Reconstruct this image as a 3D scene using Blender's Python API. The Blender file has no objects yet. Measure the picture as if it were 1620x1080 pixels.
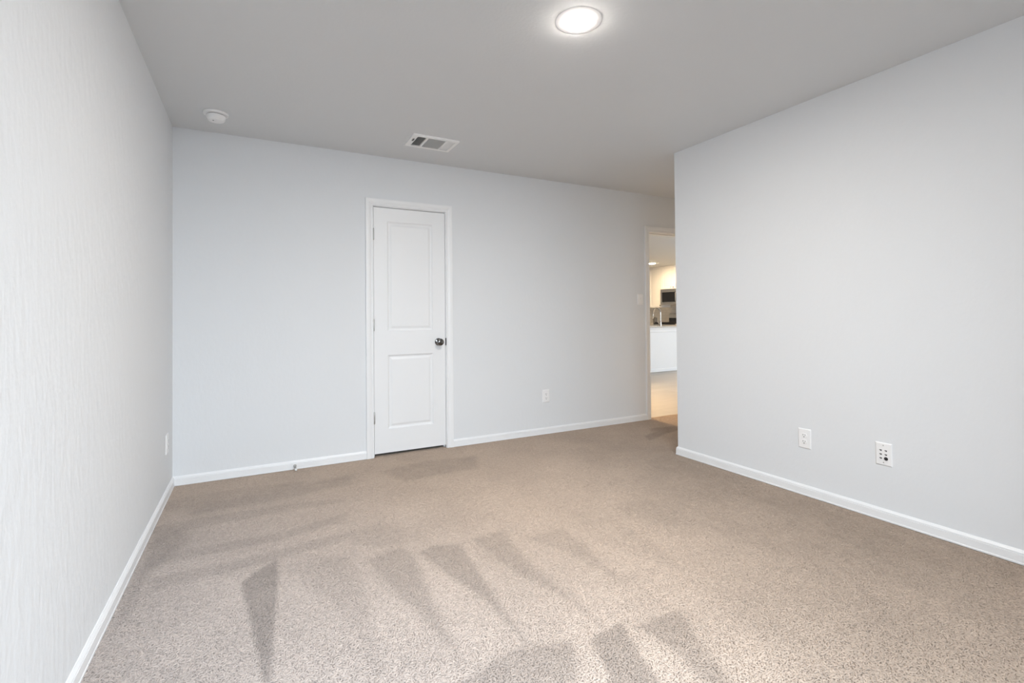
import bpy, bmesh, math, random
import numpy as np
from mathutils import Vector, Matrix

C = bpy.context.scene.collection
SC = bpy.context.scene
R = math.radians

# ------------------------------------------------------------------ camera
PX = 1620.0
F_PX, PPY = 774.12, 490.87
YAW, PITCH, ROLL = 0.4847, 0.013, -0.009
CAM = Vector((0.4939, -4.0291, 1.1269))
fwd = Vector((math.sin(YAW) * math.cos(PITCH), math.cos(YAW) * math.cos(PITCH), math.sin(PITCH)))
rgt = Vector((math.cos(YAW), -math.sin(YAW), 0))
upv = rgt.cross(fwd)
r2 = rgt * math.cos(ROLL) + upv * math.sin(ROLL)
u2 = -rgt * math.sin(ROLL) + upv * math.cos(ROLL)
cd = bpy.data.cameras.new('camera')
cd.sensor_fit = 'HORIZONTAL'
cd.sensor_width = 36
cd.lens = F_PX * 36 / PX
cd.shift_y = -(540 - PPY) / PX
cd.clip_start = 0.02
cam = bpy.data.objects.new('camera', cd)
C.objects.link(cam)
m3 = Matrix((r2, u2, -fwd)).transposed()
cam.matrix_world = Matrix.Translation(CAM) @ m3.to_4x4()
SC.camera = cam

# ------------------------------------------------------------------ view, world, lights
SC.view_settings.view_transform = 'Standard'
SC.view_settings.look = 'None'
SC.view_settings.gamma = 1
SC.view_settings.use_curve_mapping = False
SC.view_settings.exposure = 0.10
SC.cycles.use_denoising = True
SC.cycles.max_bounces = 16
SC.cycles.diffuse_bounces = 10
SC.cycles.sample_clamp_indirect = 8

W, H = 3.533, 2.45           # bedroom width, ceiling height
FRONT = -4.54                # wall behind the camera
NOOK = -1.1275               # where the right wall ends
NX = 5.30                    # right side of the entry nook
T = 0.115                    # wall thickness
EAST, NORTH, WEST = 10.58, 8.0, 2.5

world = bpy.data.worlds.new('sky')
SC.world = world
world.use_nodes = True
bg = world.node_tree.nodes['Background']
bg.inputs[0].default_value = (0.75, 0.86, 1.0, 1)
WORLD_E = 0.6
bg.inputs[1].default_value = WORLD_E


def area(name, loc, rot, sx, sy, energy, col):
    l = bpy.data.lights.new(name, 'AREA')
    l.shape = 'RECTANGLE'
    l.size, l.size_y = sx, sy
    l.energy = energy
    l.color = col
    o = bpy.data.objects.new(name, l)
    C.objects.link(o)
    o.location = loc
    o.rotation_euler = rot
    return o


DAY_E = 930
ADDED_BAR_E = 120
# daylight entering the bedroom window (behind the camera) and an unseen window put in to light the bar front
area('bedroom_daylight', (1.05, FRONT - 2.0, 3.25), (R(72), 0, R(-2)), 4.4, 3.4, DAY_E, (0.78, 0.895, 1.0))
area('added_bar_daylight', (8.3, -0.55, 1.8), (R(62), 0, 0), 2.6, 1.8, ADDED_BAR_E, (0.78, 0.895, 1.0))
LAMP_E = 770.0                # bedroom LED disc, emission strength
HALL_E = 1200.0
KITCHEN_E = 720.0

# ------------------------------------------------------------------ materials


def mat(name, col, rough=0.5, metal=0.0, spec=0.5):
    m = bpy.data.materials.new(name)
    m.use_nodes = True
    b = m.node_tree.nodes['Principled BSDF']
    b.inputs['Base Color'].default_value = (*col, 1)
    b.inputs['Roughness'].default_value = rough
    b.inputs['Metallic'].default_value = metal
    b.inputs['Specular IOR Level'].default_value = spec
    return m


def noise_bump(m, scale, strength, dist, detail=3.0, stretch=None, col_var=0.0):
    nt = m.node_tree
    b = nt.nodes['Principled BSDF']
    tc = nt.nodes.new('ShaderNodeTexCoord')
    n = nt.nodes.new('ShaderNodeTexNoise')
    n.inputs['Scale'].default_value = scale
    n.inputs['Detail'].default_value = detail
    src = tc.outputs['Object']
    if stretch:
        mp = nt.nodes.new('ShaderNodeMapping')
        mp.inputs['Scale'].default_value = stretch
        nt.links.new(src, mp.inputs[0])
        src = mp.outputs[0]
    nt.links.new(src, n.inputs['Vector'])
    bp = nt.nodes.new('ShaderNodeBump')
    bp.inputs['Strength'].default_value = strength
    bp.inputs['Distance'].default_value = dist
    nt.links.new(n.outputs['Fac'], bp.inputs['Height'])
    nt.links.new(bp.outputs[0], b.inputs['Normal'])
    if col_var:
        base = b.inputs['Base Color'].default_value[:3]
        rp = nt.nodes.new('ShaderNodeValToRGB')
        rp.color_ramp.elements[0].color = (*[c * (1 - col_var) for c in base], 1)
        rp.color_ramp.elements[1].color = (*[min(1, c * (1 + col_var)) for c in base], 1)
        rp.color_ramp.elements[0].position = 0.3
        rp.color_ramp.elements[1].position = 0.7
        nt.links.new(n.outputs['Fac'], rp.inputs[0])
        nt.links.new(rp.outputs[0], b.inputs['Base Color'])
    return m


def emit(name, col, strength):
    m = mat(name, (0.9, 0.9, 0.9), 0.4)
    b = m.node_tree.nodes['Principled BSDF']
    b.inputs['Emission Color'].default_value = (*col, 1)
    b.inputs['Emission Strength'].default_value = strength
    return m


M = {}
M['wall'] = noise_bump(mat('wall_paint', (0.772, 0.79, 0.808), 0.75, spec=0.25), 42, 0.16, 0.006, 4, (1, 1, 0.6))
M['wall_left'] = noise_bump(mat('brushed_wall_paint', (0.772, 0.79, 0.808), 0.75, spec=0.25), 30, 0.42, 0.010, 5, (1, 1, 0.40))
M['ceiling'] = noise_bump(mat('ceiling_paint', (0.72, 0.735, 0.745), 0.9, spec=0.1), 60, 0.15, 0.004)
M['trim'] = noise_bump(mat('white_trim_paint', (0.86, 0.87, 0.88), 0.38), 25, 0.03, 0.003)
M['door'] = noise_bump(mat('white_door_paint', (0.85, 0.86, 0.87), 0.42), 60, 0.04, 0.002, stretch=(6, 1, 1))
M['plastic'] = noise_bump(mat('white_plastic', (0.90, 0.90, 0.90), 0.32), 80, 0.01, 0.001)
M['rubber'] = noise_bump(mat('white_rubber', (0.85, 0.85, 0.84), 0.6), 80, 0.02, 0.001)
M['vent'] = noise_bump(mat('white_enamel', (0.92, 0.92, 0.91), 0.45), 80, 0.01, 0.001)
M['dark'] = noise_bump(mat('dark_recess_shade', (0.02, 0.02, 0.022), 0.8), 40, 0.02, 0.001)
M['nickel'] = noise_bump(mat('polished_nickel', (0.19, 0.187, 0.183), 0.09, 1.0), 60, 0.01, 0.001)
M['hinge'] = noise_bump(mat('satin_nickel', (0.55, 0.55, 0.54), 0.35, 1.0), 60, 0.02, 0.001)
M['latch'] = noise_bump(mat('dark_latch_metal', (0.05, 0.05, 0.05), 0.4, 0.8), 60, 0.02, 0.001)
M['steel'] = noise_bump(mat('brushed_steel', (0.60, 0.58, 0.55), 0.32, 1.0), 40, 0.04, 0.001, stretch=(1, 1, 14))
M['black_glass'] = noise_bump(mat('black_glass', (0.008, 0.008, 0.009), 0.12), 20, 0.005, 0.001)
M['cabinet'] = noise_bump(mat('white_cabinet_lacquer', (0.84, 0.83, 0.80), 0.4), 30, 0.02, 0.002)
M['chrome'] = noise_bump(mat('warm_chrome', (0.75, 0.73, 0.70), 0.16, 1.0), 60, 0.01, 0.001)
M['grey_ceramic'] = noise_bump(mat('grey_ceramic', (0.10, 0.10, 0.10), 0.4), 30, 0.03, 0.002)

# granite counter
m = mat('speckled_granite', (0.6, 0.58, 0.55), 0.18)
M['granite'] = noise_bump(m, 140, 0.02, 0.001, 6, col_var=0.35)

# backsplash tiles
m = mat('backsplash_tile', (0.72, 0.69, 0.64), 0.25)
nt = m.node_tree
tc = nt.nodes.new('ShaderNodeTexCoord')
mp = nt.nodes.new('ShaderNodeMapping')
mp.inputs['Rotation'].default_value = (0, R(90), R(90))
br = nt.nodes.new('ShaderNodeTexBrick')
br.inputs['Color1'].default_value = (0.72, 0.69, 0.64, 1)
br.inputs['Color2'].default_value = (0.69, 0.66, 0.61, 1)
br.inputs['Mortar'].default_value = (0.52, 0.50, 0.47, 1)
br.inputs['Scale'].default_value = 1
br.inputs['Mortar Size'].default_value = 0.002
br.inputs['Brick Width'].default_value = 0.15
br.inputs['Row Height'].default_value = 0.075
nt.links.new(tc.outputs['Object'], mp.inputs[0])
nt.links.new(mp.outputs[0], br.inputs[0])
nt.links.new(br.outputs[0], nt.nodes['Principled BSDF'].inputs['Base Color'])
M['tile'] = m

# hall vinyl plank floor
m = mat('pale_plank', (0.62, 0.55, 0.47), 0.38)
nt = m.node_tree
b = nt.nodes['Principled BSDF']
tc = nt.nodes.new('ShaderNodeTexCoord')
br = nt.nodes.new('ShaderNodeTexBrick')
br.inputs['Scale'].default_value = 1
br.inputs['Brick Width'].default_value = 1.2
br.inputs['Row Height'].default_value = 0.18
br.inputs['Mortar Size'].default_value = 0.0015
br.inputs['Color1'].default_value = (0.50, 0.455, 0.40, 1)
br.inputs['Color2'].default_value = (0.44, 0.395, 0.34, 1)
br.inputs['Mortar'].default_value = (0.30, 0.255, 0.21, 1)
mp = nt.nodes.new('ShaderNodeMapping')
mp.inputs['Scale'].default_value = (1.2, 14, 1)
nz = nt.nodes.new('ShaderNodeTexNoise')
nz.inputs['Scale'].default_value = 3
nz.inputs['Detail'].default_value = 5
mx = nt.nodes.new('ShaderNodeMixRGB')
mx.blend_type = 'MULTIPLY'
mx.inputs[0].default_value = 0.25
nt.links.new(tc.outputs['Object'], br.inputs[0])
nt.links.new(tc.outputs['Object'], mp.inputs[0])
nt.links.new(mp.outputs[0], nz.inputs[0])
nt.links.new(br.outputs[0], mx.inputs[1])
nt.links.new(nz.outputs['Fac'], mx.inputs[2])
nt.links.new(mx.outputs[0], b.inputs['Base Color'])
M['plank'] = m

# carpet: beige twist pile; the attribute "nap_light" holds vacuum marks and broad zones of painted daylight
CARPET = (0.48, 0.376, 0.296)
CARPET_DAYLIT = (0.435, 0.378, 0.345)     # greyer tint, window daylight painted into the carpet colour
m = mat('beige_twist_carpet', CARPET, 0.95, spec=0.05)
nt = m.node_tree
b = nt.nodes['Principled BSDF']
b.inputs['Sheen Weight'].default_value = 0.15
b.inputs['Sheen Roughness'].default_value = 0.6
tc = nt.nodes.new('ShaderNodeTexCoord')


def nnode(scale, detail, rough=0.6, dist=0.0):
    n = nt.nodes.new('ShaderNodeTexNoise')
    n.inputs['Scale'].default_value = scale
    n.inputs['Detail'].default_value = detail
    n.inputs['Roughness'].default_value = rough
    n.inputs['Distortion'].default_value = dist
    nt.links.new(tc.outputs['Object'], n.inputs['Vector'])
    return n


def math_node(op, a, bb, clamp=False):
    n = nt.nodes.new('ShaderNodeMath')
    n.operation = op
    n.use_clamp = clamp
    for i, v in enumerate((a, bb)):
        if hasattr(v, 'is_output'):
            nt.links.new(v, n.inputs[i])
        else:
            n.inputs[i].default_value = v
    return n.outputs[0]


fine = nnode(120, 2, 0.55, 1.8)          # yarn tufts
mid = nnode(42, 3, 0.6, 0.5)            # clumps
big = nnode(3.0, 3, 0.55)               # soft unevenness
at = nt.nodes.new('ShaderNodeAttribute')
at.attribute_name = 'nap_light'
# ragged edge of the nap and light marks
edge = math_node('MULTIPLY', math_node('SUBTRACT', mid.outputs['Fac'], 0.5), 0.35)
patch = nnode(14, 3, 0.6, 0.6)
nap_light = math_node('MULTIPLY', at.outputs['Fac'], math_node('ADD', 1.0, math_node('MULTIPLY', edge, 2.0)))
nap_light = math_node('MULTIPLY', nap_light, math_node('ADD', 0.45, math_node('MULTIPLY', patch.outputs['Fac'], 1.1)))
def ramp(src, p0, p1, v0, v1):
    n = nt.nodes.new('ShaderNodeMapRange')
    n.inputs['From Min'].default_value = p0
    n.inputs['From Max'].default_value = p1
    n.inputs['To Min'].default_value = v0
    n.inputs['To Max'].default_value = v1
    n.clamp = True
    nt.links.new(src, n.inputs['Value'])
    return n.outputs['Result']
yarn = nt.nodes.new('ShaderNodeAttribute')
yarn.attribute_name = 'yarn'
k = math_node('MULTIPLY', ramp(yarn.outputs['Fac'], 0, 1, 0.86, 1.12), ramp(mid.outputs['Fac'], 0.3, 0.7, 0.93, 1.07))
k = math_node('MULTIPLY', k, ramp(big.outputs['Fac'], 0.3, 0.7, 0.94, 1.06))
k = math_node('MULTIPLY', k, ramp(nap_light, 0, 1, 1.0, 0.74))
k = math_node('MULTIPLY', k, ramp(nap_light, 0, -1, 1.0, 1.14))
hs = nt.nodes.new('ShaderNodeMixRGB')
hs.blend_type = 'MULTIPLY'
hs.inputs[0].default_value = 1
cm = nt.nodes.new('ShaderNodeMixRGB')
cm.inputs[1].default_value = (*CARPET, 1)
cm.inputs[2].default_value = (*CARPET_DAYLIT, 1)
day_tint = nt.nodes.new('ShaderNodeAttribute')
day_tint.attribute_name = 'daylight_tint'
nt.links.new(day_tint.outputs['Fac'], cm.inputs[0])
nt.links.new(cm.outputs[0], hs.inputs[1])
nt.links.new(k, hs.inputs[2])
nt.links.new(hs.outputs[0], b.inputs['Base Color'])
bp = nt.nodes.new('ShaderNodeBump')
bp.inputs['Strength'].default_value = 0.25
bp.inputs['Distance'].default_value = 0.003
ht = math_node('ADD', math_node('MULTIPLY', fine.outputs['Fac'], 0.7), math_node('MULTIPLY', mid.outputs['Fac'], 0.5))
nt.links.new(ht, bp.inputs['Height'])
nt.links.new(bp.outputs[0], b.inputs['Normal'])
M['carpet'] = m

M['lamp_rim'] = emit('lamp_rim_glow', (1.0, 0.97, 0.94), 0.10)  # faint emission stands in for diffuser light falling on the ring
M['lamp'] = emit('lamp_diffuser', (1.0, 0.93, 0.845), LAMP_E)
M['hall_lamp'] = emit('hall_lamp_diffuser', (1.0, 0.68, 0.36), HALL_E)
M['kitchen_lamp'] = emit('kitchen_lamp_diffuser', (1.0, 0.74, 0.46), KITCHEN_E)

# ------------------------------------------------------------------ mesh helpers


def box(bm, x0, x1, y0, y1, z0, z1):
    vs = [bm.verts.new((x, y, z)) for x in (x0, x1) for y in (y0, y1) for z in (z0, z1)]
    for f in ((0, 1, 3, 2), (4, 6, 7, 5), (0, 4, 5, 1), (2, 3, 7, 6), (0, 2, 6, 4), (1, 5, 7, 3)):
        bm.faces.new([vs[i] for i in f])
    return bm


def boxes(*bs):
    bm = bmesh.new()
    for q in bs:
        box(bm, *q)
    return bm


def lathe(bm, prof, seg=32, mtx=None, cap0=True, cap1=True):
    """prof: list of (r, z); spun about Z, then moved by mtx."""
    rings = []
    for r, z in prof:
        ring = []
        for i in range(seg):
            a = 2 * math.pi * i / seg
            v = Vector((r * math.cos(a), r * math.sin(a), z))
            ring.append(bm.verts.new(mtx @ v if mtx else v))
        rings.append(ring)
    for a, bq in zip(rings, rings[1:]):
        for i in range(seg):
            j = (i + 1) % seg
            bm.faces.new((a[i], a[j], bq[j], bq[i]))
    if cap0:
        bm.faces.new(rings[0][::-1])
    if cap1:
        bm.faces.new(rings[-1])
    return bm


def tube(bm, pts, r, seg=14):
    pts = [Vector(p) for p in pts]
    rings = []
    n = None
    for i, p in enumerate(pts):
        t = (pts[min(i + 1, len(pts) - 1)] - pts[max(i - 1, 0)]).normalized()
        if n is None:
            n = t.orthogonal().normalized()
        n = (n - t * n.dot(t)).normalized()
        bb = t.cross(n)
        rr = r[i] if isinstance(r, (list, tuple)) else r
        rings.append([bm.verts.new(p + (n * math.cos(2 * math.pi * k / seg) + bb * math.sin(2 * math.pi * k / seg)) * rr) for k in range(seg)])
    for a, bq in zip(rings, rings[1:]):
        for i in range(seg):
            j = (i + 1) % seg
            bm.faces.new((a[i], a[j], bq[j], bq[i]))
    bm.faces.new(rings[0][::-1])
    bm.faces.new(rings[-1])
    return bm


def sweep(bm, prof, p0, p1, out, up=(0, 0, 1), m0=0.0, m1=0.0):
    """profile (d, h) swept from p0 to p1; d goes along out, h along up; m0/m1 mitre shift per unit d."""
    p0, p1, out, up = Vector(p0), Vector(p1), Vector(out), Vector(up)
    t = (p1 - p0).normalized()
    a = [bm.verts.new(p0 + out * d + up * h + t * (m0 * d)) for d, h in prof]
    c = [bm.verts.new(p1 + out * d + up * h + t * (m1 * d)) for d, h in prof]
    n = len(prof)
    for i in range(n):
        j = (i + 1) % n
        bm.faces.new((a[i], a[j], c[j], c[i]))
    bm.faces.new(a[::-1])
    bm.faces.new(c)
    return bm


def obj(name, bm, m, parent=None, smooth=None, bevel=None, loc=None):
    bmesh.ops.recalc_face_normals(bm, faces=bm.faces)
    me = bpy.data.meshes.new(name)
    bm.to_mesh(me)
    bm.free()
    me.materials.append(m)
    o = bpy.data.objects.new(name, me)
    C.objects.link(o)
    if parent:
        o.parent = parent
    if loc:
        o.location = loc
    if smooth is not None:
        for p in me.polygons:
            p.use_smooth = True
        me.set_sharp_from_angle(angle=R(smooth))
    if bevel:
        b = o.modifiers.new('bevel', 'BEVEL')
        b.width = bevel
        b.segments = 2
        b.limit_method = 'ANGLE'
        b.angle_limit = R(40)
        b.harden_normals = False
    return o


def struct(name, bm, m, label=None, **kw):
    o = obj(name, bm, m, **kw)
    if o.parent is None:
        o['kind'] = 'structure'
        if label:
            o['label'] = label
    return o


def thing(name, label, cat, loc=(0, 0, 0), rot=(0, 0, 0), group=None):
    o = bpy.data.objects.new(name, None)
    o.empty_display_size = 0.05
    C.objects.link(o)
    o.location = loc
    o.rotation_euler = rot
    o['label'] = label
    o['category'] = cat
    if group:
        o['group'] = group
    return o


def tag(o, label, cat, group=None):
    o['label'] = label
    o['category'] = cat
    if group:
        o['group'] = group
    return o


def dup(root, loc, rot, label):
    r = root.copy()
    C.objects.link(r)
    r.location = loc
    r.rotation_euler = rot
    r['label'] = label
    for ch in list(root.children):
        c = ch.copy()
        C.objects.link(c)
        c.parent = r
        for g in ch.children:
            d = g.copy()
            C.objects.link(d)
            d.parent = c
    return r


# ------------------------------------------------------------------ room shell
# closet door opening and doorway opening in the back wall
CX0, CX1, CZ = 1.349, 1.963, 2.036
DX0, DX1, DZ = 4.314, 5.085, 2.040

JT = 0.019  # jamb thickness
struct('wall_back', boxes(
    (-T, CX0 - JT, 0, T, 0, H), (CX1 + JT, DX0 - JT, 0, T, 0, H), (DX1 + JT, 7.0, 0, T, 0, H),
    (CX0 - JT, CX1 + JT, 0, T, CZ + JT, H), (DX0 - JT, DX1 + JT, 0, T, DZ + JT, H),
    (7.0, 9.6, 0, T, 0, 0.3), (7.0, 9.6, 0, T, 2.15, H), (9.6, EAST + T, 0, T, 0, H)),
    M['wall'], 'pale grey back wall with the closet door and the doorway')
struct('wall_left', boxes((-T, 0, FRONT - T, 0, 0, H)), M['wall_left'], 'pale grey textured wall on the left')
struct('wall_right', boxes((W, W + T, FRONT - T, NOOK, 0, H), (W + T, NX, NOOK - T, NOOK, 0, H)),
       M['wall'], 'pale grey wall on the right that ends at the entry nook')
struct('wall_nook', boxes((NX, NX + T, NOOK - T, 0, 0, H)), M['wall'])
WX0, WX1, WZ0, WZ1 = 0.22, 2.02, 0.60, 2.10
struct('wall_front', boxes((0, WX0, FRONT - T, FRONT, 0, H), (WX1, W, FRONT - T, FRONT, 0, H),
                           (WX0, WX1, FRONT - T, FRONT, 0, WZ0), (WX0, WX1, FRONT - T, FRONT, WZ1, H)), M['wall'])
struct('window_1', boxes((WX0, WX0 + .05, FRONT - .09, FRONT - .05, WZ0, WZ1), (WX1 - .05, WX1, FRONT - .09, FRONT - .05, WZ0, WZ1),
                         (WX0 + .05, WX1 - .05, FRONT - .09, FRONT - .05, WZ0, WZ0 + .05), (WX0 + .05, WX1 - .05, FRONT - .09, FRONT - .05, WZ1 - .05, WZ1),
                         (1.095, 1.145, FRONT - .09, FRONT - .05, WZ0 + .05, WZ1 - .05)), M['trim'])
struct('ceiling', boxes((-T, EAST + T, FRONT - T, NORTH + T, H, H + 0.1)), M['ceiling'], 'flat pale ceiling')
# living area and kitchen shell
struct('wall_east', boxes((EAST, EAST + T, T, NORTH, 0, H)), M['wall'])
struct('wall_north', boxes((WEST, EAST + T, NORTH, NORTH + T, 0, H)), M['wall'])
struct('wall_west', boxes((WEST - T, WEST, T, NORTH + T, 0, H)), M['wall'])
struct('wall_hall', boxes((WEST, 5.2, 1.872, 1.99, 0, H)), M['wall'])
struct('wall_closet', boxes((1.0, 1.05, T, 0.85, 0, H), (2.3, 2.35, T, 0.85, 0, H), (1.0, 2.35, 0.85, 0.9, 0, H)), M['wall'])
struct('added_window', boxes((7.0, 7.05, .02, .06, .3, 2.15), (9.55, 9.6, .02, .06, .3, 2.15), (7.05, 9.55, .02, .06, .3, .35),  # unseen window put in to daylight the breakfast bar front
                         (7.05, 9.55, .02, .06, 2.1, 2.15), (8.275, 8.325, .02, .06, .35, 2.1)), M['trim'])

# hall floor
struct('floor_hall', boxes((1.05, EAST, 0.075, NORTH, -0.05, -0.004)), M['plank'], 'pale wood plank floor beyond the doorway')

# ------------------------------------------------------------------ carpet with vacuum marks and painted light zones
MARKS = []      # filled below: (strength, [(x, y), ...]) on the floor
#MARKS_BEGIN
MARKS = [
    (0.6, 1, [(3.105, -0.194), (3.845, -0.883), (3.835, -3.224), (2.322, -3.580), (1.806, -3.302), (2.074, -2.883), (2.361, -2.268)]),  # broad soft zone painted darker where less daylight reaches
    (-0.4, 0.9, [(0.055, -1.278), (0.551, -0.706), (1.713, -0.597), (2.560, -0.990), (2.441, -2.061), (2.141, -2.699), (1.893, -3.114), (1.334, -3.472), (0.188, -2.858)]),  # broad soft zone painted lighter to imitate light on the floor
    (-0.75, 0.9, [(0.174, -2.601), (0.080, -1.621), (0.311, -1.449), (0.803, -1.556), (1.287, -1.787), (1.416, -2.199), (1.484, -2.561), (1.535, -2.863), (1.248, -3.178)]),  # stronger light zone, the window's pool of daylight painted on
    (1, 0.03, [(0.438, -1.619), (0.524, -1.516), (0.582, -1.476), (0.589, -1.571), (0.567, -1.887), (0.538, -2.323), (0.514, -2.309), (0.478, -1.951)]),
    (0.5, 0.09, [(0.642, -1.631), (0.748, -1.553), (0.905, -1.584), (0.888, -1.963), (0.865, -2.263), (0.848, -2.445), (0.824, -2.249), (0.754, -1.980)]),
    (0.7, 0.06, [(0.949, -1.664), (1.128, -1.618), (1.164, -1.712), (1.125, -2.168), (1.099, -2.526), (1.038, -2.218), (0.987, -1.937)]),
    (0.8, 0.045, [(1.182, -1.715), (1.288, -1.692), (1.398, -1.737), (1.372, -2.074), (1.347, -2.341), (1.329, -2.561), (1.302, -2.240), (1.248, -2.017)]),
    (0.65, 0.06, [(1.464, -1.718), (1.660, -1.700), (1.616, -2.003), (1.618, -2.272), (1.617, -2.572), (1.580, -2.331), (1.498, -2.057)]),
    (0.5, 0.07, [(1.708, -1.820), (1.954, -1.827), (1.920, -2.136), (1.892, -2.405), (1.847, -2.322), (1.816, -2.113)]),
    (0.35, 0.06, [(2.020, -1.809), (2.270, -1.822), (2.252, -2.208), (2.175, -2.442), (2.057, -2.246), (2.003, -1.975)]),
    (0.8, 0.05, [(1.062, -2.601), (1.188, -2.555), (1.303, -2.540), (1.471, -2.601), (1.433, -2.681), (1.349, -2.819), (1.021, -2.642)]),
    (1, 0.035, [(1.523, -2.621), (1.693, -2.601), (1.625, -2.779), (1.586, -2.948), (1.443, -2.870), (1.493, -2.747)]),
    (0.85, 0.05, [(1.717, -2.643), (1.827, -2.644), (1.936, -2.658), (1.860, -2.809), (1.779, -3.052), (1.697, -3.008), (1.745, -2.812)]),
    (0.75, 0.08, [(0.032, -0.919), (0.139, -0.859), (0.197, -1.010), (0.144, -1.193), (0.086, -1.326), (0.066, -1.539), (0.054, -1.741), (0.038, -1.774), (0.027, -1.439), (0.026, -1.128)]),
    (0.45, 0.05, [(-0.016, -0.746), (0.291, -0.723), (0.723, -0.745), (0.974, -0.801), (0.981, -0.877), (0.715, -0.864), (0.300, -0.875), (0.021, -0.896)]),
    (0.35, 0.05, [(-0.034, -0.323), (0.335, -0.277), (0.794, -0.320), (0.795, -0.409), (0.376, -0.430), (0.008, -0.514)]),
    (0.5, 0.05, [(0.085, -1.161), (0.289, -1.141), (0.603, -1.150), (0.952, -1.059), (0.954, -1.161), (0.628, -1.256), (0.323, -1.256), (0.101, -1.271)]),
    (0.55, 0.05, [(0.096, -1.391), (0.233, -1.375), (0.485, -1.381), (0.864, -1.320), (0.956, -1.345), (0.896, -1.420), (0.537, -1.478), (0.291, -1.499), (0.114, -1.514)]),
    (0.4, 0.08, [(0.914, -1.305), (1.103, -1.273), (1.204, -1.421), (1.172, -1.596), (1.031, -1.595), (0.930, -1.494)]),
    (0.6, 0.1, [(1.305, -0.368), (1.717, -0.291), (2.064, -0.367), (1.986, -0.666), (1.688, -0.666), (1.405, -0.693)]),
    (0.5, 0.1, [(0.145, -0.480), (0.483, -0.426), (1.128, -0.351), (1.092, -0.561), (0.552, -0.649), (0.162, -0.651)]),
    (1, 0.04, [(3.717, -0.546), (3.919, -0.459), (4.232, -0.356), (4.298, -0.395), (4.188, -0.523), (3.986, -0.557), (3.784, -0.639), (3.658, -0.674)]),
    (0.85, 0.04, [(3.977, -0.338), (4.129, -0.330), (4.211, -0.377), (4.036, -0.466), (3.892, -0.444)]),
    (0.85, 0.08, [(3.180, -1.158), (3.363, -1.105), (3.415, -1.253), (3.391, -1.543), (3.455, -1.754), (3.314, -1.764), (3.196, -1.547), (3.107, -1.333)]),
    (0.6, 0.1, [(3.179, -1.505), (3.391, -1.703), (3.343, -2.147), (3.394, -2.446), (3.354, -2.737), (3.264, -2.996), (3.136, -3.000), (3.149, -2.777), (3.176, -2.468), (3.190, -2.001), (3.100, -1.687)]),
    (0.35, 0.12, [(3.392, -1.851), (3.491, -2.287), (3.521, -2.747), (3.444, -3.169), (3.274, -3.217), (3.261, -2.975), (3.322, -2.549), (3.258, -2.039)]),
    (0.3, 0.1, [(2.343, -1.704), (2.575, -1.718), (2.668, -1.885), (2.560, -2.126), (2.412, -2.045)]),
    (0.35, 0.12, [(2.820, -2.521), (3.183, -2.560), (3.149, -2.777), (3.020, -3.023), (2.872, -2.996), (2.866, -2.758)]),
    (0.3, 0.15, [(2.126, -2.588), (2.306, -2.660), (2.275, -2.820), (2.164, -3.008), (2.044, -2.905), (2.050, -2.743)]),
    (0.3, 0.12, [(2.598, -3.188), (2.697, -3.222), (2.714, -3.377), (2.636, -3.399), (2.610, -3.286)]),
]
#MARKS_END
DAYLIGHT_ZONE = [(1.0, 2.0, [(-1.5, -0.2), (0.5, -0.7), (0.95, -1.5), (1.35, -2.4), (1.5, -3.4), (1.5, -6.0), (-1.5, -6.0)])]  # soft zone where the grey of the daylight is painted on


def nap_light_at(X, Y, marks=None):
    """strength of vacuum marks and painted daylight zones at floor points, dark (+) or light (-)."""
    nap_light = np.zeros_like(X)
    for s, soft, poly in (MARKS if marks is None else marks):
        P = np.array(poly)
        lo, hi = P.min(0) - soft, P.max(0) + soft
        sel = np.where((X > lo[0]) & (X < hi[0]) & (Y > lo[1]) & (Y < hi[1]))
        x, y = X[sel], Y[sel]
        inside = np.zeros(x.shape, bool)
        dist = np.full(x.shape, 9.0)
        n = len(P)
        for i in range(n):
            ax, ay = P[i]
            bx, by = P[(i + 1) % n]
            c = ((ay > y) != (by > y))
            den = by - ay if abs(by - ay) > 1e-9 else 1e-9
            inside ^= c & (x < (bx - ax) * (y - ay) / den + ax)
            dx, dy = bx - ax, by - ay
            t = np.clip(((x - ax) * dx + (y - ay) * dy) / (dx * dx + dy * dy + 1e-12), 0, 1)
            dist = np.minimum(dist, np.hypot(x - ax - t * dx, y - ay - t * dy))
        sd = np.where(inside, dist, -dist)
        w = np.clip(0.5 + sd / soft, 0, 1)
        w = w * w * (3 - 2 * w)
        nap_light[sel] = nap_light[sel] * (1 - w * abs(s)) + w * s     # later marks lie over earlier ones
    return nap_light


def mesh_np(name, co, fc, m, attrs):
    me = bpy.data.meshes.new(name)
    me.vertices.add(len(co))
    me.vertices.foreach_set('co', co.astype(np.float32).ravel())
    me.loops.add(fc.size)
    me.loops.foreach_set('vertex_index', fc.astype(np.int32).ravel())
    me.polygons.add(len(fc))
    me.polygons.foreach_set('loop_start', np.arange(0, fc.size, 4, dtype=np.int32))
    me.update(calc_edges=True)
    me.shade_smooth()
    for k, v in attrs.items():
        a = me.attributes.new(k, 'FLOAT', 'POINT')
        a.data.foreach_set('value', v.astype(np.float32))
    me.materials.append(m)
    o = bpy.data.objects.new(name, me)
    C.objects.link(o)
    return o


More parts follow.
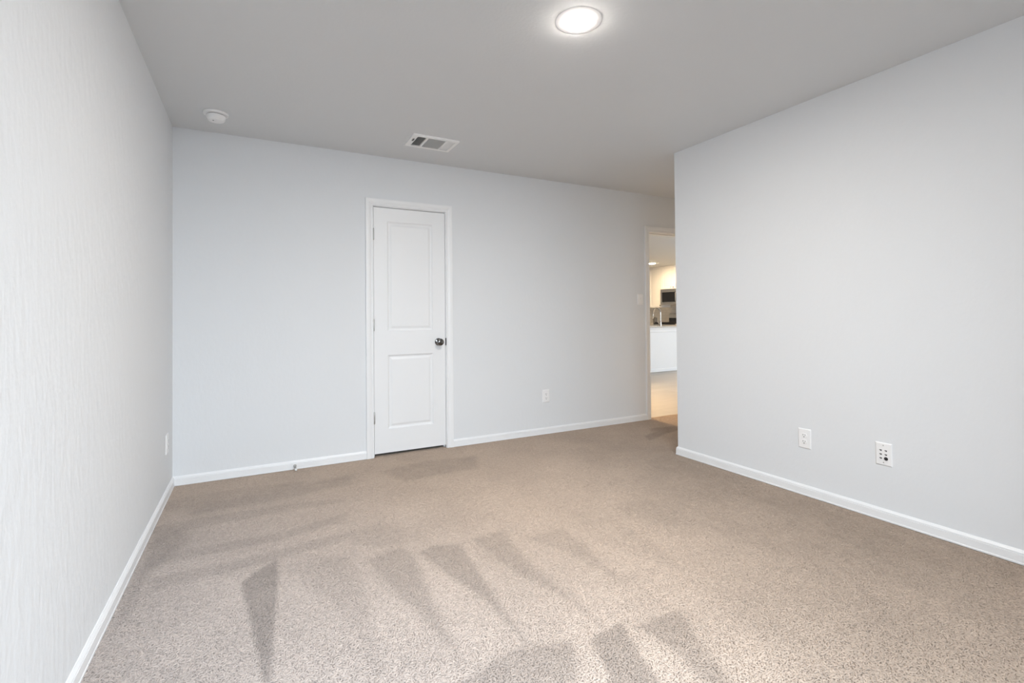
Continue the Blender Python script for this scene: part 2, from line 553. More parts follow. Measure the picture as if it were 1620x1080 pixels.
def carpet():
    x0, x1, y0, y1, st = 0.0, NX, FRONT, 0.075, 0.025
    xs = np.linspace(x0, x1, int((x1 - x0) / st) + 1)
    ys = np.linspace(y0, y1, int((y1 - y0) / st) + 1)
    X, Y = np.meshgrid(xs, ys)
    nap_light = nap_light_at(X, Y)
    ny, nx = X.shape
    co = np.stack([X.ravel(), Y.ravel(), np.full(X.size, -.004)], 1)
    idx = np.arange(nx * ny).reshape(ny, nx)
    fc = np.stack([idx[:-1, :-1], idx[:-1, 1:], idx[1:, 1:], idx[1:, :-1]], -1).reshape(-1, 4)
    o = mesh_np('floor', co, fc, M['carpet'], {'nap_light': nap_light.ravel(), 'daylight_tint': nap_light_at(X, Y, DAYLIGHT_ZONE).ravel(), 'yarn': np.full(X.size, 0.5)})
    o['kind'] = 'structure'
    o['label'] = 'beige twist pile carpet with vacuum marks'

    # the pile itself: bent yarn ends lying every way
    rng = np.random.default_rng(5)
    sp = PILE_STEP
    gx, gy = np.meshgrid(np.arange(.016, NX - .004, sp), np.arange(FRONT + .016, .05, sp))
    px = (gx + rng.uniform(-.5, .5, gx.shape) * sp).ravel()
    py = (gy + rng.uniform(-.5, .5, gx.shape) * sp).ravel()
    ok = ((px < W - .020) & (py < -.020)) | ((py > NOOK + .020) & (py < -.020)) | ((px > DX0 + .02) & (px < DX1 - .02) & (py > -.03)) | ((px > CX0 + .015) & (px < CX1 - .015) & (py > -.03))
    px, py = px[ok], py[ok]
    n = len(px)
    nv = nap_light_at(px, py)
    az = rng.uniform(0, 2 * np.pi, n)
    ln = rng.uniform(.009, .016, n)
    wd = rng.uniform(.0020, .0030, n)
    hh = rng.uniform(.0040, .0070, n)
    curl = rng.uniform(-.9, .9, n)
    shade = np.clip(rng.normal(.5, .22, n), 0, 1)
    V = np.zeros((n, 3, 3, 3))
    for k, t in enumerate((0.0, 0.5, 1.0)):
        a = az + curl * (t - .5)
        cx_ = px + np.cos(az) * ln * (t - .5) - np.sin(az) * curl * ln * .22 * (4 * t * (1 - t))
        cy_ = py + np.sin(az) * ln * (t - .5) + np.cos(az) * curl * ln * .22 * (4 * t * (1 - t))
        top = -.004 + hh * (0.35 + 0.65 * (1 - (1.6 * (t - .62)) ** 2))
        for q, s in enumerate((-1, 0, 1)):
            ww = wd * (0.75 if t != .5 else 1.0)
            V[:, k, q, 0] = cx_ - np.sin(a) * ww * s
            V[:, k, q, 1] = cy_ + np.cos(a) * ww * s
            V[:, k, q, 2] = top - (0 if s == 0 else wd * 0.95)
    base = (np.arange(n) * 9)[:, None]
    q4 = np.array([[0, 1, 4, 3], [1, 2, 5, 4], [3, 4, 7, 6], [4, 5, 8, 7]])
    fc = (base[:, None, :] + q4[None]).reshape(-1, 4)
    o = mesh_np('carpet_pile', V.reshape(-1, 3), fc, M['carpet'], {'nap_light': np.repeat(nv, 9), 'daylight_tint': np.repeat(nap_light_at(px, py, DAYLIGHT_ZONE), 9), 'yarn': np.repeat(shade, 9)})
    o['kind'] = 'stuff'
    o['label'] = 'short beige twisted carpet pile brushed into vacuum marks'
    o['category'] = 'carpet pile'


PILE_STEP = 0.0063
carpet()

# ------------------------------------------------------------------ baseboards
BH = 0.063
BASE = [(0, 0), (.0135, 0), (.0135, .0075), (.0118, .0095), (.0115, .044), (.0085, .0455), (.0085, .0475), (.0112, .0490), (.0100, .053), (.0065, .058), (.0035, BH), (0, BH)]
CASE_W = 0.058
CX_OUT0, CX_OUT1 = CX0 - .005 - CASE_W, CX1 + .005 + CASE_W
DX_OUT0, DX_OUT1 = DX0 - .006 - CASE_W, DX1 + .006 + CASE_W


def baseboard(name, p0, p1, out, label=None, m0=0, m1=0):
    bm = bmesh.new()
    sweep(bm, BASE, p0, p1, out, m0=m0, m1=m1)
    return struct(name, bm, M['trim'], label)


baseboard('baseboard_left', (0, FRONT, 0), (0, 0, 0), (1, 0, 0), 'white baseboard along the left wall', m1=-1)
bm = bmesh.new()
sweep(bm, BASE, (0, 0, 0), (CX_OUT0, 0, 0), (0, -1, 0), m0=1)
sweep(bm, BASE, (CX_OUT1, 0, 0), (DX_OUT0, 0, 0), (0, -1, 0))
struct('baseboard_back', bm, M['trim'], 'white baseboard along the back wall on both sides of the closet door')
bm = bmesh.new()
sweep(bm, BASE, (W, FRONT, 0), (W, NOOK, 0), (-1, 0, 0), m1=1)
sweep(bm, BASE, (W, NOOK, 0), (NX, NOOK, 0), (0, 1, 0), m0=-1)
struct('baseboard_right', bm, M['trim'], 'white baseboard along the right wall and round its end')

# ------------------------------------------------------------------ casings and jambs
CASE = [(0, 0), (.011, 0), (.013, .004), (.0125, .012), (.0105, .015), (.0125, .020), (.0165, .032), (.0175, .050), (.0165, .0565), (.013, CASE_W), (0, CASE_W)]


def casing(bm, x0, x1, z, yw, out, z0=0.0):
    """casing round an opening with inner edge x0..x1, z (profile h runs away from the opening)."""
    w = CASE_W
    P = CASE
    for (xa, sx) in ((x0, -1), (x1, 1)):
        a = [bm.verts.new((xa + sx * h, yw + out * d, z0)) for d, h in P]
        c = [bm.verts.new((xa + sx * h, yw + out * d, z + h)) for d, h in P]
        n = len(P)
        for i in range(n):
            j = (i + 1) % n
            bm.faces.new((a[i], a[j], c[j], c[i]))
        bm.faces.new(a)
        bm.faces.new(c)
    a = [bm.verts.new((x0 - h, yw + out * d, z + h)) for d, h in P]
    c = [bm.verts.new((x1 + h, yw + out * d, z + h)) for d, h in P]
    n = len(P)
    for i in range(n):
        j = (i + 1) % n
        bm.faces.new((a[i], a[j], c[j], c[i]))
    bm.faces.new(a)
    bm.faces.new(c)


def jamb(bm, x0, x1, z, stop_y):
    box(bm, x0 - JT, x0, 0, T, 0, z + JT)
    box(bm, x1, x1 + JT, 0, T, 0, z + JT)
    box(bm, x0, x1, 0, T, z, z + JT)
    box(bm, x0, x0 + .011, stop_y, stop_y + .032, 0, z - .011)
    box(bm, x1 - .011, x1, stop_y, stop_y + .032, 0, z - .011)
    box(bm, x0, x1, stop_y, stop_y + .032, z - .011, z)


bm = bmesh.new()
casing(bm, CX0 - .005, CX1 + .005, CZ + .005, 0, -1)
jamb(bm, CX0, CX1, CZ, .042)
struct('trim_1', bm, M['trim'], 'white casing round the closed closet door')
bm = bmesh.new()
casing(bm, DX0 - .006, DX1 + .006, DZ + .006, 0, -1)
casing(bm, DX0 - .006, DX1 + .006, DZ + .006, T, 1)
jamb(bm, DX0, DX1, DZ, .042)
tr2 = struct('trim_2', bm, M['trim'], 'white casing round the open doorway')
sp = obj('strike_plate', boxes((DX0, DX0 + .0015, .008, .036, .89, .95)), M['hinge'], tr2)
sp['label'] = 'small metal strike plate'

# ------------------------------------------------------------------ closet door
SX0, SX1, SZ0, SZ1, SY = 1.3515, 1.9595, 0.026, 2.031, 0.002
ST = 0.035


def rect_rings(bm, x0, x1, z0, z1, y, steps):
    """nested rectangles from the face at y, (inset, depth) each, closed by a flat field."""
    prev = None
    for ins, d in steps:
        ring = [bm.verts.new(p) for p in ((x0 + ins, y + d, z0 + ins), (x1 - ins, y + d, z0 + ins), (x1 - ins, y + d, z1 - ins), (x0 + ins, y + d, z1 - ins))]
        if prev:
            for i in range(4):
                j = (i + 1) % 4
                bm.faces.new((prev[i], prev[j], ring[j], ring[i]))
        prev = ring
    bm.faces.new(prev)


def door_slab():
    bm = bmesh.new()
    panels = [(1.462, 1.849, 0.219, 0.822), (1.462, 1.849, 1.019, 1.921)]
    xs = [SX0, 1.462, 1.849, SX1]
    zs = [SZ0, 0.219, 0.822, 1.019, 1.921, SZ1]
    for i in range(3):
        for j in range(5):
            if i == 1 and j in (1, 3):
                continue
            bm.faces.new([bm.verts.new(p) for p in ((xs[i], SY, zs[j]), (xs[i + 1], SY, zs[j]), (xs[i + 1], SY, zs[j + 1]), (xs[i], SY, zs[j + 1]))])
    for x0, x1, z0, z1 in panels:
        rect_rings(bm, x0, x1, z0, z1, SY, [(0, 0), (.003, .003), (.010, .0085), (.016, .010), (.022, .0095), (.036, .0035), (.040, .003)])
    bmesh.ops.remove_doubles(bm, verts=bm.verts, dist=1e-5)
    # edges and back
    c = [(SX0, SZ0), (SX1, SZ0), (SX1, SZ1), (SX0, SZ1)]
    for i in range(4):
        (xa, za), (xb, zb) = c[i], c[(i + 1) % 4]
        bm.faces.new([bm.verts.new(p) for p in ((xa, SY, za), (xb, SY, zb), (xb, SY + ST, zb), (xa, SY + ST, za))])
    bm.faces.new([bm.verts.new((x, SY + ST, z)) for x, z in c])
    bmesh.ops.remove_doubles(bm, verts=bm.verts, dist=1e-5)
    return bm


door = obj('door_1', door_slab(), M['door'])
door['kind'] = 'structure'
door['label'] = 'closed white two-panel closet door'
for zc in (1.809, 1.070, 0.318):
    bm = bmesh.new()
    mt = Matrix.Translation((1.3495, -.0045, zc))
    lathe(bm, [(.003, -.049), (.0058, -.046), (.0062, -.018), (.0055, -.0175), (.0062, -.017), (.0062, .017), (.0055, .0175), (.0062, .018), (.0058, .046), (.003, .049)], 14, mt)
    h = obj('hinge', bm, M['hinge'], door, smooth=50)
    h['label'] = 'satin metal hinge knuckle'
KX, KZ = 1.897, 0.917
rx = Matrix.Translation((KX, SY, KZ)) @ Matrix.Rotation(R(90), 4, 'X')    # lathe z -> -y
bm = bmesh.new()
lathe(bm, [(.032, 0), (.032, .004), (.029, .008), (.017, .010), (.0125, .013), (.012, .026), (.016, .031), (.024, .036), (.0295, .044), (.031, .052), (.029, .060), (.023, .0655), (.012, .068), (.003, .0685)], 40, rx)
kn = obj('knob', bm, M['nickel'], door, smooth=35)
kn['label'] = 'shiny dark nickel round door knob'
bm = boxes((CX1 - .0015, CX1 + .004, -.004, .028, .885, .948))
lt = obj('latch_plate', bm, M['latch'], door, bevel=.001)
lt['label'] = 'dark metal latch strike'

# ------------------------------------------------------------------ spring door stop on the baseboard
t = thing('door_stop', 'small spring door stop with white rubber tip on the back baseboard', 'door stop', (0.761, -.0115, 0.027))
rot = Matrix.Rotation(R(90), 4, 'X')
bm = bmesh.new()
lathe(bm, [(.011, 0), (.011, .003), (.008, .006), (.004, .008)], 20, rot)
obj('base', bm, M['hinge'], t, smooth=40)
pts = []
for i in range(14 * 10 + 1):
    a = 2 * math.pi * i / 14
    s = i / 140
    rr = .0062 - .001 * s
    pts.append((rr * math.cos(a), -.006 - .055 * s, rr * math.sin(a) - .0115 * s * s))
bm = bmesh.new()
tube(bm, pts, .0016, 6)
obj('spring', bm, M['hinge'], t, smooth=60)
bm = bmesh.new()
lathe(bm, [(.006, .058), (.0085, .060), (.0085, .070), (.007, .074), (.003, .075)], 20, Matrix.Translation((.002, 0, -.0115)) @ rot)
obj('rubber_tip', bm, M['rubber'], t, smooth=40)['label'] = 'white rubber tip'

# ------------------------------------------------------------------ outlets, cable plate, switch (local frame: x right, z up, facing -y)


def plate_bm(w, h, d=.0065):
    bm = bmesh.new()
    e = .0055
    a = [(-w / 2, 0, -h / 2), (w / 2, 0, -h / 2), (w / 2, 0, h / 2), (-w / 2, 0, h / 2)]
    rings = []
    for ins, y in ((0, 0), (0, -.002), (.002, -.0045), (e, -d), (e + .001, -d)):
        rings.append([bm.verts.new((sx * (w / 2 - ins), y, sz * (h / 2 - ins))) for sx, sz in ((-1, -1), (1, -1), (1, 1), (-1, 1))])
    for p, q in zip(rings, rings[1:]):
        for i in range(4):
            j = (i + 1) % 4
            bm.faces.new((p[i], p[j], q[j], q[i]))
    bm.faces.new(rings[-1])
    bm.faces.new(rings[0][::-1])
    return bm


def ry(x, y, z):
    return Matrix.Translation((x, y, z)) @ Matrix.Rotation(R(90), 4, 'X')


def receptacle_bm(zc):
    bm = bmesh.new()
    prof = []
    for k in range(32):
        a = 2 * math.pi * k / 32
        x, z = .0172 * math.cos(a), .0172 * math.sin(a)
        z = max(-.0138, min(.0138, z))
        prof.append((x, z))
    lo = [bm.verts.new((x, -.006, zc + z)) for x, z in prof]
    hi = [bm.verts.new((x, -.0085, zc + z)) for x, z in prof]
    hj = [bm.verts.new((x * .94, -.0092, zc + z * .94)) for x, z in prof]
    for p, q in ((lo, hi), (hi, hj)):
        for i in range(32):
            j = (i + 1) % 32
            bm.faces.new((p[i], p[j], q[j], q[i]))
    bm.faces.new(hj)
    return bm


def make_outlet(label):
    t = thing('electrical_outlet', label, 'outlet', group='wall outlets')
    obj('cover_plate', plate_bm(.078, .122), M['plastic'], t, smooth=25)
    for zc in (.0195, -.0195):
        f = obj('receptacle', receptacle_bm(zc), M['plastic'], t, smooth=30)
        for x, hh in ((-.0064, .0042), (.0064, .0034)):
            obj('slot', boxes((x - .0011, x + .0011, -.0096, -.0086, zc + .0035 - hh, zc + .0035 + hh)), M['dark'], f)
        bm = bmesh.new()
        lathe(bm, [(.0030, .0086), (.0030, .0096)], 14, ry(0, 0, zc - .0085))
        obj('ground_hole', bm, M['dark'], f)
    bm = bmesh.new()
    lathe(bm, [(.0034, .006), (.0034, .0074), (.002, .008)], 14, ry(0, 0, 0))
    obj('screw', bm, M['plastic'], t, smooth=30)
    return t


o1 = make_outlet('white duplex outlet low on the back wall between closet door and doorway')
o1.location = (2.975, 0, .362)
dup(o1, (W, -2.166, .352), (0, 0, R(-90)), 'white duplex outlet on the right wall, left of the six-port plate')
dup(o1, (0, -.255, .342), (0, 0, R(90)), 'white outlet seen edge-on low on the left wall near the corner')

t = thing('cable_wall_plate', 'white six-port cable plate with one dark round jack on right wall', 'wall plate', (W, -2.600, .360), (0, 0, R(-90)))
obj('cover_plate', plate_bm(.080, .124), M['plastic'], t, smooth=25)
for i, z in enumerate((.0205, -.001, -.0225)):
    for x in (-.0125, .0125):
        if i == 2 and x > 0:
            bm = bmesh.new()
            lathe(bm, [(.0092, .0062), (.0092, .0085), (.0062, .0090), (.0048, .0092), (.0048, .0165), (.0036, .0168), (.0032, .014)], 24, ry(x, 0, z))
            j = obj('coax_jack', bm, M['latch'], t, smooth=35)
            j['label'] = 'dark round coaxial jack'
            continue
        p = obj('blank_port', boxes((x - .0078, x + .0078, -.0078, -.006, z - .0075, z + .0075)), M['plastic'], t, bevel=.0008)
        bm = bmesh.new()
        box(bm, x - .0058, x + .0058, -.0084, -.0076, z - .0010, z + .0034)
        box(bm, x - .0020, x + .0048, -.0084, -.0076, z - .0040, z - .0010)
        obj('port_opening', bm, M['grey_ceramic'], p)
for z in (.0475, -.0445):
    bm = bmesh.new()
    lathe(bm, [(.0032, .006), (.0032, .0074), (.002, .008)], 14, ry(0, 0, z))
    obj('screw', bm, M['hinge'], t, smooth=30)

t = thing('light_switch', 'white single light switch on the back wall just left of the doorway', 'switch', (4.180, 0, 1.302))
obj('cover_plate', plate_bm(.078, .118), M['plastic'], t, smooth=25)
bm = bmesh.new()
v = [bm.verts.new(p) for p in ((-.0165, -.006, -.033), (.0165, -.006, -.033), (.0165, -.006, .033), (-.0165, -.006, .033),
                               (-.0160, -.0115, -.0325), (.0160, -.0115, -.0325), (.0160, -.0072, .0325), (-.0160, -.0072, .0325),
                               (-.0160, -.0085, 0), (.0160, -.0085, 0))]
for f in ((0, 1, 5, 4), (2, 3, 7, 6), (4, 5, 9, 8), (8, 9, 6, 7), (1, 2, 6, 9, 5), (3, 0, 4, 8, 7)):
    bm.faces.new([v[i] for i in f])
obj('rocker', bm, M['plastic'], t)
bm = bmesh.new()
lathe(bm, [(.0016, .007), (.0016, .0094)], 12, ry(.002, 0, .008))
obj('indicator_or_shade_dot', bm, M['grey_ceramic'], t)  # grey dot stands for a small shadow on the rocker

# ------------------------------------------------------------------ ceiling fixtures
LX, LY = 1.782, -2.248
t = thing('ceiling_light', 'glowing round LED disc light on the bedroom ceiling', 'ceiling light', (LX, LY, H), (R(180), 0, 0))
bm = bmesh.new()
lathe(bm, [(.1025, 0), (.1025, .0008), (.066, .0060), (.0645, .0060), (.0640, .0055)], 64, cap1=True)
obj('trim_ring', bm, M['lamp_rim'], t, smooth=40)
bm = bmesh.new()
lathe(bm, [(.0638, .0058), (.0628, .0067), (.0580, .0084), (.048, .0100), (.030, .0111), (.008, .0114)], 64)
obj('diffuser', bm, M['lamp'], t, smooth=40)

t = thing('smoke_detector', 'round white smoke detector on the ceiling near the left wall', 'smoke detector', (.278, -.385, H), (R(180), 0, R(20)))
bm = bmesh.new()
lathe(bm, [(.070, 0), (.0715, .002), (.0715, .009), (.069, .0135), (.050, .0152)], 48)
obj('mounting_base', bm, M['plastic'], t, smooth=35)
bm = bmesh.new()
lathe(bm, [(.049, .0150), (.049, .0185)], 48)
obj('vent_gap', bm, M['dark'], t, smooth=35)
bm = bmesh.new()
lathe(bm, [(.0535, .0182), (.0555, .021), (.0545, .032), (.0510, .043), (.0440, .0505), (.033, .0535), (.006, .0545)], 48)
obj('body', bm, M['plastic'], t, smooth=30)
bm = bmesh.new()
lathe(bm, [(.014, .052), (.014, .0555), (.011, .0565), (.004, .057)], 28, Matrix.Translation((.004, .014, 0)))
obj('test_button', bm, M['plastic'], t, smooth=30)
bm = bmesh.new()
lathe(bm, [(.005, .050), (.005, .0545), (.002, .055)], 14, Matrix.Translation((-.018, .010, 0)))
obj('indicator_or_shade_dot', bm, M['grey_ceramic'], t)

# supply vent: frame with three louvre banks
VX0, VX1, VY0, VY1 = 1.508, 1.860, -.617, -.368
t = thing('ceiling_vent', 'white rectangular air vent with three louvre banks on the ceiling', 'air vent', (0, 0, 0))
zt, zb = H, H - .011
secs = [(VX0 + .040, VX0 + .108), (VX0 + .122, VX0 + .256), (VX0 + .270, VX0 + .328)]
yo0, yo1 = VY0 + .028, VY1 - .024
bm = bmesh.new()
xs = [VX0] + [v for s in secs for v in s] + [VX1]
for i in range(0, len(xs), 2):
    box(bm, xs[i], xs[i + 1], VY0 + .0, VY1 - .0, zb, zt)
for a, c in secs:
    box(bm, a, c, VY0, yo0, zb, zt)
    box(bm, a, c, yo1, VY1, zb, zt)
bmesh.ops.remove_doubles(bm, verts=bm.verts, dist=1e-5)
obj('frame', bm, M['vent'], t)
obj('duct_shade_sheet', boxes((secs[0][0], secs[2][1], yo0, yo1, H - .0012, H - .0002)), M['dark'], t)  # near-black sheet stands in for the shade inside the duct


def slat(bm, p0, p1, tilt):
    """thin blade between p0 and p1 with its lower edge leaning along tilt."""
    p0, p1, tl = Vector(p0), Vector(p1), Vector(tilt)
    w = Vector((0, 0, .009))
    n = (p1 - p0).normalized().cross(tl - w).normalized() * .0006
    q = [p0, p1, p1 + tl - w, p0 + tl - w]
    a = [bm.verts.new(p + n) for p in q]
    c = [bm.verts.new(p - n) for p in q]
    for i in range(4):
        j = (i + 1) % 4
        bm.faces.new((a[i], a[j], c[j], c[i]))
    bm.faces.new(a)
    bm.faces.new(c[::-1])


def bank(axis, a, c, n, lean):
    bm = bmesh.new()
    for i in range(n):
        f = (i + .5) / n
        if axis == 'y':
            x = a + (c - a) * f
            slat(bm, (x, yo0, H - .0015), (x, yo1, H - .0015), (lean, 0, 0))
        else:
            y = yo0 + (yo1 - yo0) * f
            slat(bm, (a, y, H - .0015), (c, y, H - .0015), (0, lean, 0))
    return bm


obj('louvre_bank', bank('y', *secs[0], 6, -.007), M['vent'], t)
obj('louvre_bank', bank('x', *secs[1], 15, -.0085), M['vent'], t)
obj('louvre_bank', bank('y', *secs[2], 6, .009), M['vent'], t)
obj('lever', boxes((VX0 + .018, VX0 + .022, VY0 + .075, VY0 + .115, zb - .006, zb), (VX0 + .026, VX0 + .029, VY0 + .075, VY0 + .115, zb - .004, zb)), M['grey_ceramic'], t)

# ------------------------------------------------------------------ hall and kitchen beyond the doorway


def recessed(label, x, y, m, r=.075):
    t = thing('recessed_light', label, 'ceiling light', (x, y, H), (R(180), 0, 0))
    bm = bmesh.new()
    lathe(bm, [(r * 1.22, 0), (r * 1.22, .004), (r * 1.05, .008), (r, .008)], 40)
    obj('trim_ring', bm, M['plastic'], t, smooth=40)
    bm = bmesh.new()
    lathe(bm, [(r, .0075), (r * .95, .011), (r * .5, .014), (.01, .0145)], 40)
    obj('diffuser', bm, m, t, smooth=40)
    return t


recessed('round light glowing on the kitchen ceiling before the tall cabinet', 9.43, 5.28, M['kitchen_lamp'])
recessed('added kitchen ceiling light, out of view further along the counter', 9.43, 3.75, M['kitchen_lamp'])  # second kitchen lamp, added out of view
recessed('hall ceiling light beyond the doorway', 4.456, 1.59, M['hall_lamp'])

# breakfast bar: half wall with baseboard and cap moulding, granite top
IY, IX0, IX1, ID = 3.30, 6.2, 9.0, 0.68
t = thing('breakfast_bar', 'white half-wall breakfast bar seen through the doorway', 'counter', (0, 0, 0))
obj('half_wall', boxes((IX0, IX1, IY, IY + .60, -.004, .876)), M['trim'], t)
bm = bmesh.new()
sweep(bm, BASE, (IX0, IY, 0), (IX1, IY, 0), (0, -1, 0))
obj('baseboard', bm, M['trim'], t)
bm = bmesh.new()
sweep(bm, [(0, .785), (.006, .790), (.010, .80), (.010, .84), (.022, .860), (.022, .876), (0, .876)], (IX0, IY, 0), (IX1, IY, 0), (0, -1, 0))
obj('cap_moulding', bm, M['trim'], t)
# the granite top leaves the sink cut-out open
SKX0, SKX1, SKY0, SKY1 = 7.55, 8.25, 3.57, 3.90
tag(obj('countertop', boxes((IX0 - .02, SKX0, IY - .035, IY + ID, .8765, .907), (SKX1, IX1 + .02, IY - .035, IY + ID, .8765, .907),
                            (SKX0, SKX1, IY - .035, SKY0, .8765, .907), (SKX0, SKX1, SKY1, IY + ID, .8765, .907)), M['granite']),
    'speckled grey granite slab on top of the white breakfast bar', 'countertop')

# faucet
FX, FY = 7.93, 3.50
t = thing('kitchen_faucet', 'tall gooseneck pull-down faucet standing on the granite bar top', 'faucet', (FX, FY, .907))
bm = bmesh.new()
lathe(bm, [(.028, 0), (.028, .006), (.021, .012), (.020, .06), (.018, .085), (.013, .10)], 24)
obj('body', bm, M['chrome'], t, smooth=40)
pts = [(0, 0, .09), (0, 0, .20), (0, 0, .27)]
for k in range(1, 17):
    a = math.pi * k / 16 * .96
    pts.append((0, .105 - .105 * math.cos(a), .27 + .105 * math.sin(a)))
pts.append((0, pts[-1][1] + .006, .235))
bm = bmesh.new()
tube(bm, pts, .0125, 16)
obj('neck', bm, M['chrome'], t, smooth=50)
bm = bmesh.new()
tube(bm, [(0, .213, .240), (0, .216, .215), (0, .222, .175), (0, .225, .155)], [.014, .017, .019, .015], 16)
obj('spray_head', bm, M['chrome'], t, smooth=50)
bm = bmesh.new()
tube(bm, [(-.018, 0, .055), (-.045, .0, .058), (-.060, .0, .075), (-.085, .0, .125)], [.010, .009, .0065, .005], 12)
obj('handle', bm, M['chrome'], t, smooth=50)

# east run: upper cabinets, microwave, range, base cabinets
CF = 10.25      # front face of the upper cabinets
ZB = 1.343


def cab_door(bm, xf, y0, y1, z0, z1, th=.019, rail=.055):
    """shaker door facing -x, built flat: outer frame and recessed field."""
    steps = [(0, 0), (0, -th + .002), (.002, -th), (rail, -th), (rail + .003, -th + .007), (rail + .004, -th + .007)]
    prev = None
    for ins, d in steps:
        ring = [bm.verts.new(p) for p in ((xf + d, y0 + ins, z0 + ins), (xf + d, y1 - ins, z0 + ins), (xf + d, y1 - ins, z1 - ins), (xf + d, y0 + ins, z1 - ins))]
        if prev:
            for i in range(4):
                j = (i + 1) % 4
                bm.faces.new((prev[i], prev[j], ring[j], ring[i]))
        prev = ring
    bm.faces.new(prev)


def knob_bm(x, y, z):
    bm = bmesh.new()
    mt = Matrix.Translation((x, y, z)) @ Matrix.Rotation(R(-90), 4, 'Y')
    lathe(bm, [(.006, 0), (.005, .010), (.013, .016), (.0155, .022), (.012, .027), (.003, .0285)], 18, mt)
    return bm


def cabinet(name, label, y0, y1, z0, z1, xf, xb, doors, group, knob_at):
    t = thing(name, label, 'cabinet', (0, 0, 0), group=group)
    obj('carcass', boxes((xf + .02, xb, y0 + .001, y1 - .001, z0, z1)), M['cabinet'], t)
    for (a, c), (ky, kz) in zip(doors, knob_at):
        bm = bmesh.new()
        cab_door(bm, xf + .019, a + .0022, c - .0022, z0 + .003, z1 - .003)
        d = obj('door', bm, M['cabinet'], t)
        obj('knob', knob_bm(xf, ky, kz), M['nickel'], d, smooth=40)
    return t


MY0, MY1 = 5.035, 5.795       # microwave and range
ZTOP = H - .0005
cabinet('wall_cabinet', 'tall cream wall cabinet reaching the kitchen ceiling, left of the microwave', MY1, 6.75, ZB, ZTOP, CF, EAST - .0006,
        [(MY1, 6.27), (6.27, 6.75)], 'kitchen wall cabinets', [(5.84, ZB + .05), (6.70, ZB + .05)])
cabinet('wall_cabinet', 'short cream two-door wall cabinet directly above the microwave', MY0, MY1, 1.83, ZTOP, CF, EAST - .0006,
        [(MY0, 5.405), (5.405, MY1)], 'kitchen wall cabinets', [(5.36, 1.87), (5.45, 1.87)])
cabinet('base_cabinet', 'cream base cabinet left of the range, behind the breakfast bar', MY1, 6.75, .0, .875, 9.97, EAST - .0006,
        [(MY1, 6.27), (6.27, 6.75)], 'kitchen base cabinets', [(5.84, .80), (6.70, .80)])
cabinet('base_cabinet', 'cream base cabinet right of the range, behind the breakfast bar', 4.25, MY0, .0, .875, 9.97, EAST - .0006,
        [(4.25, 4.64), (4.64, MY0)], 'kitchen base cabinets', [(4.59, .80), (4.69, .80)])
tag(obj('countertop', boxes((9.945, EAST - .0006, MY1 + .001, 6.77, .8755, .905)), M['granite'], bevel=.002),
    'granite worktop against the kitchen wall left of the range', 'countertop')
tag(obj('countertop', boxes((9.945, EAST - .0006, 4.23, MY0 - .001, .8755, .905)), M['granite'], bevel=.002),
    'granite worktop against the kitchen wall right of the range', 'countertop')
struct('wall_backsplash', boxes((EAST - .008, EAST - .0007, 4.23, MY0, .906, ZB - .002), (EAST - .008, EAST - .0007, MY0, MY1, .906, 1.828), (EAST - .008, EAST - .0007, MY1, 6.77, .906, ZB - .002)), M['tile'])

t = thing('microwave', 'stainless over-range microwave with black glass door', 'microwave', (0, 0, 0))
mz0, mz1, mxf = 1.412, 1.828, 10.20
obj('body', boxes((mxf + .03, EAST - .009, MY0 + .003, MY1 - .003, mz0, mz1)), M['steel'], t)
obj('top_grille', boxes((mxf + .004, mxf + .03, MY0 + .003, MY1 - .003, mz1 - .065, mz1)), M['steel'], t, bevel=.004)
d = obj('door', boxes((mxf, mxf + .03, MY0 + .17, MY1 - .003, mz0 + .03, mz1 - .067)), M['steel'], t, bevel=.003)
obj('glass', boxes((mxf - .003, mxf, MY0 + .19, MY1 - .065, mz0 + .07, mz1 - .085)), M['black_glass'], d)
bm = bmesh.new()
tube(bm, [(mxf - .001, MY0 + .20, mz0 + .08), (mxf - .03, MY0 + .20, mz0 + .09), (mxf - .03, MY0 + .20, mz1 - .11), (mxf - .001, MY0 + .20, mz1 - .10)], .008, 12)
obj('handle', bm, M['steel'], d, smooth=50)
obj('control_panel', boxes((mxf, mxf + .03, MY0 + .003, MY0 + .168, mz0 + .03, mz1 - .067)), M['black_glass'], t, bevel=.003)
obj('bottom_lip', boxes((mxf + .006, mxf + .03, MY0 + .003, MY1 - .003, mz0, mz0 + .028)), M['steel'], t, bevel=.003)

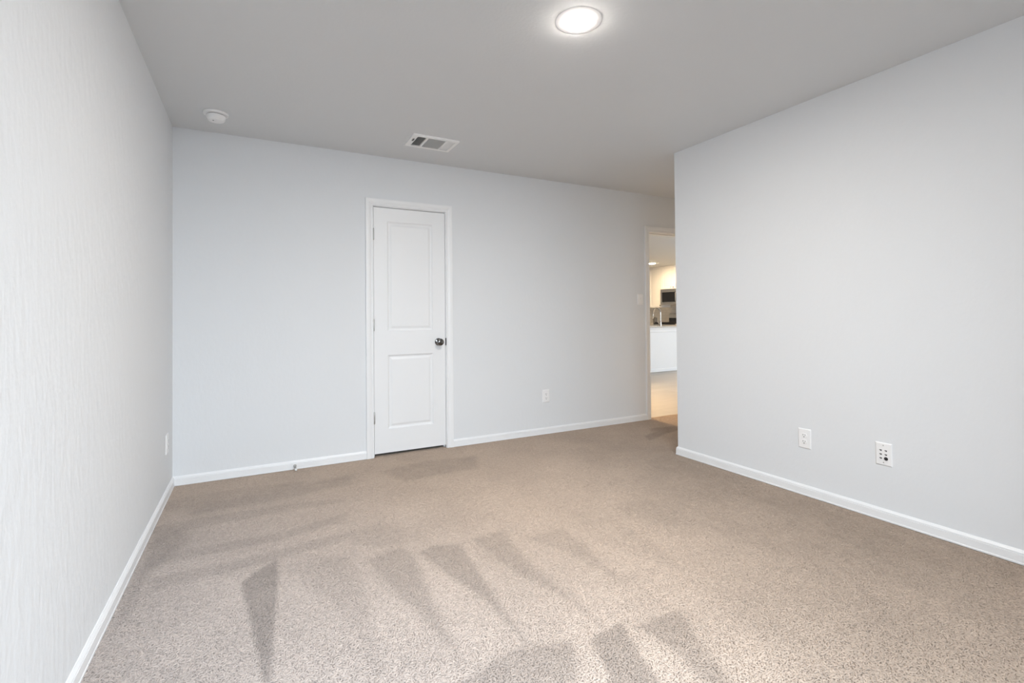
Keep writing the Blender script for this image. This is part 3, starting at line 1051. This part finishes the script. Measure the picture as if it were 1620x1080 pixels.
t = thing('range_cooker', 'stainless range with black cooktop under the microwave', 'stove', (0, 0, 0))
rxf = 9.93
obj('body', boxes((rxf + .03, EAST - .009, MY0 + .004, MY1 - .004, .0, .895)), M['steel'], t)
obj('cooktop', boxes((rxf, EAST - .085, MY0 + .003, MY1 - .003, .8955, .921)), M['black_glass'], t, bevel=.003)
bm = bmesh.new()
sweep(bm, [(0, .921), (.075, .921), (.075, 1.08), (.055, 1.165), (.03, 1.18), (0, 1.18)], (EAST - .009, MY0 + .004, 0), (EAST - .009, MY1 - .004, 0), (-1, 0, 0))
g = bmesh.new()
for yy in (MY0 + .03, MY0 + .265, MY0 + .50):
    for q in range(5):
        box(g, rxf + .03 + q * .12, rxf + .042 + q * .12, yy, yy + .225, .935, .948)
    for q in (0, .21):
        box(g, rxf + .03, rxf + .522, yy + q, yy + q + .015, .9215, .935)
obj('grates', g, M['latch'], t)
bgd = obj('backguard', bm, M['steel'], t)
obj('control_panel', boxes((EAST - .09, EAST - .0845, MY0 + .02, MY1 - .02, .935, 1.06)), M['black_glass'], bgd)
d = obj('oven_door', boxes((rxf + .002, rxf + .029, MY0 + .006, MY1 - .006, .22, .80)), M['steel'], t, bevel=.004)
obj('glass', boxes((rxf - .001, rxf + .002, MY0 + .09, MY1 - .09, .33, .66)), M['black_glass'], d)
bm = bmesh.new()
tube(bm, [(rxf + .002, MY0 + .06, .755), (rxf - .04, MY0 + .06, .755), (rxf - .04, MY1 - .06, .755), (rxf + .002, MY1 - .06, .755)], .010, 12)
obj('handle', bm, M['steel'], d, smooth=50)
for k in range(5):
    y = MY0 + .10 + .14 * k
    bm = bmesh.new()
    lathe(bm, [(.021, 0), (.020, .018), (.016, .022), (.004, .023)], 20, Matrix.Translation((rxf + .03, y, .85)) @ Matrix.Rotation(R(-90), 4, 'Y'))
    obj('knob', bm, M['steel'], t, smooth=40)

t = thing('canister', 'small dark canister on the worktop under the tall wall cabinet', 'canister', (10.38, 6.19, .905))
bm = bmesh.new()
lathe(bm, [(.05, 0), (.055, .01), (.055, .13), (.05, .15), (.046, .152)], 28)
obj('jar', bm, M['grey_ceramic'], t, smooth=40)
bm = bmesh.new()
lathe(bm, [(.047, .1525), (.05, .158), (.045, .170), (.012, .176), (.012, .186), (.004, .192)], 28)
obj('lid', bm, M['grey_ceramic'], t, smooth=40)
